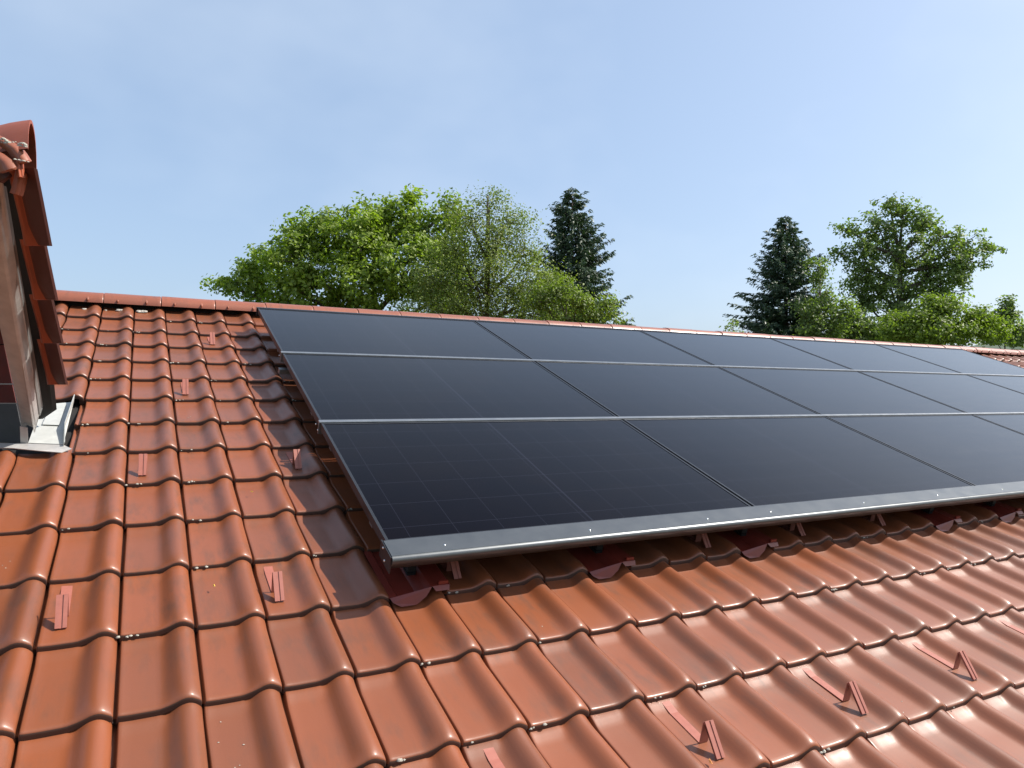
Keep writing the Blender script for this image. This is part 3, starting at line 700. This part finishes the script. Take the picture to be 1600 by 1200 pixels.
def broad_tree(name, label, lobes, D, ls, dens, clump_r, n_clumps, mat, trunk_px, group=None, bark=None, cat='tree', depth_k=1.0, trunk_r=.16, shell=.45, droop=0.0, twig=.008, deep=None):
    """lobes = (x, y, rx, ry[, depth offset]) of the crown seen in the photo, set at depth D"""
    top = px(trunk_px[0], trunk_px[1], D); base = Vector((top.x, top.y, 0)); t = empty(name, Matrix.Translation(base)); tag(t, label, cat, group)
    wood = MB(); cc = []; nn = []; ss = []
    main = [base, base.lerp(top, .35) + Vector((.1, .05, 0)), base.lerp(top, .7), top]
    wood.tube([p - base for p in main], [trunk_r, trunk_r * .8, trunk_r * .55, trunk_r * .18], 8)
    tot = sum(l[2] * l[3] for l in lobes)
    for l in lobes:
        d = D + (l[4] if len(l) > 4 else 0); c = px(l[0], l[1], d); rx, rz = px_len(l[2], d), px_len(l[3], d); ry = (rx + rz) / 2 * depth_k
        st_ = main[1].lerp(main[3], max(0.05, min(.95, (c.z - .5 * rz - main[1].z) / max(.1, main[3].z - main[1].z) - .12)))
        mid = st_.lerp(c, .55) + Vector((0, 0, -.12 * (c - st_).length)) * .6
        wood.tube([p - base for p in (st_, mid, c)], [trunk_r * .38, trunk_r * .24, trunk_r * .09], 6)
        m = max(3, int(n_clumps * l[2] * l[3] / tot))
        for q in range(m):
            v = rng.normal(size=3); v /= np.linalg.norm(v); r_ = shell + (1 - shell) * rng.random() ** .6
            p = c + e1h * (v[0] * rx * r_) + Vector((0, 0, 1)) * (v[2] * rz * r_) + e2h * (v[1] * ry * r_)
            if rng.random() < .5:
                s0 = c.lerp(p, .15); wood.tube([s0 - base, s0.lerp(p, .5) + Vector((0, 0, -.03)) - base, p - base], [twig * 2.0, twig * 1.2, twig * .5], 4, False)
            k = max(4, int(dens * rng.uniform(.6, 1.4))); cr = clump_r * rng.uniform(.65, 1.35)
            L_ = np.clip(rng.normal(size=(k, 3)), -1.7, 1.7) * cr * np.array([.55, .55, .42]); L_[:, 2] -= droop * np.linalg.norm(L_[:, :2], axis=1)
            cc.append(L_ + np.array(p - base))
            outw = np.array((p - c).normalized()) * .7 + np.array([0, 0, .55])
            nn.append(outw + rng.normal(size=(k, 3)) * .62 + L_ / cr * .35); ss.append(ls * rng.uniform(.6, 1.3, size=k))
    wood.build('trunk', bark or M_BARK, t)
    V, Ft = leaves(np.concatenate(cc), np.concatenate(nn), np.concatenate(ss))
    link(bpy.data.objects.new('crown', mesh_np('crown', V, Ft, mat)), t)
    return t
e1h = Vector((e1.x, e1.y, 0)).normalized(); e2h = Vector((e2.x, e2.y, 0)).normalized()

def spruce(name, label, ax, ay, D, half_px, base_y, group, seed, lean=0.0):
    """tip at photo pixel (ax, ay); half_px = crown half width at pixel row base_y"""
    r_ = np.random.default_rng(seed); tip = px(ax, ay, D); base = Vector((tip.x, tip.y, 0)); H = tip.z
    t = empty(name, Matrix.Translation(base)); tag(t, label, 'tree', group)
    zb_ = px(ax, base_y, D).z; slope = px_len(half_px, D) / (H - zb_)
    wood = MB(); wood.tube([(0, 0, 0), (lean * .5, 0, H * .5), (0, 0, H)], [.24, .15, .012], 8)
    cc = []; uu = []; ss = []; z = 1.6
    while z < H - .08:
        fr = (H - z) / (H - zb_); R_ = px_len(half_px, D) * (fr ** .72) * 1.24; R_ = max(min(R_, 3.8), .12)
        nb = 6 + int(R_ * 3.6)
        for b_ in range(nb):
            az = r_.uniform(0, 2 * math.pi); big = r_.random() < .16; Lb = R_ * (r_.uniform(1.0, 1.32) if big else r_.uniform(.55, 1.0))
            dirh = np.array([math.cos(az), math.sin(az), 0]); pts = []
            up = r_.uniform(-.05, .22) if z > H * .75 else r_.uniform(-.35, -.02)
            for q in range(6):
                s = q / 5; pts.append(np.array([0, 0, z + r_.uniform(-.02, .02)]) + dirh * Lb * s + np.array([0, 0, Lb * (up * s + .24 * s * s)]))
            if Lb > .3: wood.tube([tuple(p) for p in (pts[0], pts[2], pts[5])], [.02, .012, .004], 4, False)
            ns = max(6, int(Lb * 30))
            for q in range(ns):
                s = .12 + .88 * r_.random() ** .75; i0 = min(4, int(s * 5)); p = pts[i0] + (pts[i0 + 1] - pts[i0]) * (s * 5 - i0)
                sd = 1 if r_.random() < .5 else -1; side = np.array([-dirh[1], dirh[0], 0]) * sd
                ln = r_.uniform(.10, .30) * (1.15 - .55 * s)
                d_ = dirh * r_.uniform(.3, .9) + side * r_.uniform(.1, .9) + np.array([0, 0, r_.uniform(-.85, .10)]); d_ /= np.linalg.norm(d_)
                for e_ in range(2):
                    cc.append(p + d_ * ln * (.35 + .55 * e_) + r_.normal(size=3) * .02); uu.append(d_ + r_.normal(size=3) * .25); ss.append(ln * r_.uniform(.9, 1.3))
        z += r_.uniform(.13, .22) * (1 + .35 * (H - z) / H)
    wood.build('trunk', M_BARK_D, t)
    C_ = np.array(cc); U = np.array(uu); U /= np.linalg.norm(U, axis=1, keepdims=True); s = np.array(ss)[:, None]
    Vv = np.cross(U, r_.normal(size=U.shape)); Vv /= np.linalg.norm(Vv, axis=1, keepdims=True)
    n = len(C_); wv = np.clip(s * .34, .03, .085)
    P = np.stack([C_ - U * s * .5, C_ + Vv * wv * .5 - U * s * .05, C_ + U * s * .55, C_ - Vv * wv * .5 - U * s * .05], 1).reshape(-1, 3); i = np.arange(n)[:, None] * 4
    Ft = np.concatenate([i + [0, 1, 2], i + [0, 2, 3]], 1).reshape(-1, 3)
    link(bpy.data.objects.new('crown', mesh_np('crown', P, Ft, M_NEEDLE)), t)

broad_tree('maple_tree', 'big dense bright green broadleaf tree rising behind the ridge left of the thin tree',
    [(352, 446, 24, 14), (385, 440, 36, 34), (420, 430, 40, 52, .5), (470, 368, 38, 38), (462, 410, 50, 52, -.8), (520, 372, 44, 46), (575, 342, 32, 34), (560, 380, 56, 52, -.8), (640, 334, 32, 34), (605, 355, 40, 46, .6), (700, 332, 26, 26), (680, 372, 52, 52), (640, 420, 70, 50, -1), (560, 440, 70, 44, -1), (480, 460, 60, 36, -.6), (700, 450, 60, 50, -.4), (600, 520, 130, 50), (450, 520, 90, 40)],
    24, .155, 66, .38, 640, M_MAPLE, (585, 380), group=None, trunk_r=.3, shell=.42)
broad_tree('thin_tree', 'airy olive green tree with thin branches and a see-through top',
    [(765, 318, 26, 22), (735, 345, 40, 26), (790, 350, 44, 30), (715, 395, 48, 36), (765, 390, 50, 40, -.4), (820, 395, 36, 34), (680, 440, 44, 38, -.3), (745, 445, 62, 44, -.6), (810, 445, 54, 42, -.3), (858, 440, 30, 28), (700, 490, 90, 40), (820, 490, 80, 36)],
    20, .070, 52, .36, 640, M_AIRY, (762, 305), trunk_r=.15, shell=.18, twig=.006)
broad_tree('shrub_tree', 'yellow green bushy tree in front of the ragged spruce',
    [(872, 450, 26, 20), (850, 470, 34, 24), (905, 470, 30, 20, -.3), (948, 482, 26, 18), (900, 500, 40, 24), (880, 530, 80, 30), (966, 502, 13, 11)],
    18, .075, 40, .24, 260, M_AIRY2, (885, 448), trunk_r=.07, shell=.15, twig=.006)
spruce('spruce_tree', 'dark spruce with ragged top standing right of the thin olive tree', 894, 292, 32, 76, 500, 'dark spruces behind the house', 3)
spruce('spruce_tree', 'dark spruce with pointed tip standing left of the tall open tree', 1228, 336, 34, 66, 515, 'dark spruces behind the house', 8)
broad_tree('tall_tree', 'tall open green tree with spreading arms right of the pointed spruce',
    [(1410, 335, 34, 24), (1375, 362, 40, 34), (1440, 352, 34, 28), (1325, 358, 22, 18), (1345, 395, 34, 30), (1412, 395, 50, 38), (1470, 372, 36, 28), (1510, 378, 26, 18), (1545, 386, 20, 14), (1390, 440, 52, 38), (1450, 425, 44, 36), (1500, 425, 26, 24), (1350, 470, 44, 34), (1400, 490, 60, 40), (1440, 520, 80, 30), (1478, 408, 40, 34), (1520, 408, 24, 20), (1348, 432, 40, 34), (1312, 396, 20, 18), (1470, 450, 42, 26), (1390, 318, 22, 16)],
    34, .165, 34, .31, 600, M_TALL, (1405, 380), trunk_r=.26, shell=.12, twig=.016)
broad_tree('leafy_tree', 'slim loose leafed tree growing against the right spruce',
    [(1278, 420, 16, 30), (1285, 470, 22, 40), (1262, 500, 30, 34), (1315, 490, 26, 30), (1280, 520, 40, 24)],
    31, .14, 40, .32, 130, M_TALL, (1282, 410), trunk_r=.08, shell=.15, twig=.01)
broad_tree('bush', 'bright yellow green bush in front of the tall open tree',
    [(1425, 498, 30, 22), (1478, 486, 30, 22), (1400, 514, 34, 20), (1524, 500, 28, 20), (1455, 476, 16, 14), (1460, 518, 80, 26), (1540, 515, 40, 20)],
    27, .13, 66, .32, 240, M_BUSH, (1465, 480), cat='bush', trunk_r=.1, shell=.3)
broad_tree('small_tree', 'small green tree at the right edge of the picture',
    [(1568, 480, 12, 16), (1572, 505, 20, 22), (1550, 520, 22, 18), (1595, 525, 24, 18)],
    36, .17, 54, .34, 90, M_TALL, (1570, 478), trunk_r=.08, shell=.3)
broad_tree('sapling', 'thin sapling tip showing above the ridge left of the right spruce',
    [(1145, 503, 12, 8), (1140, 514, 16, 8), (1152, 520, 18, 8)], 26, .11, 9, .18, 16, M_TALL, (1146, 497), trunk_r=.03, shell=.1)
broad_tree('low_bush', 'low dark bush just above the ridge below the tall open tree',
    [(1330, 515, 36, 26), (1365, 520, 34, 22)], 33, .16, 60, .36, 90, M_TALL, (1340, 505), cat='bush', trunk_r=.08, shell=.3)
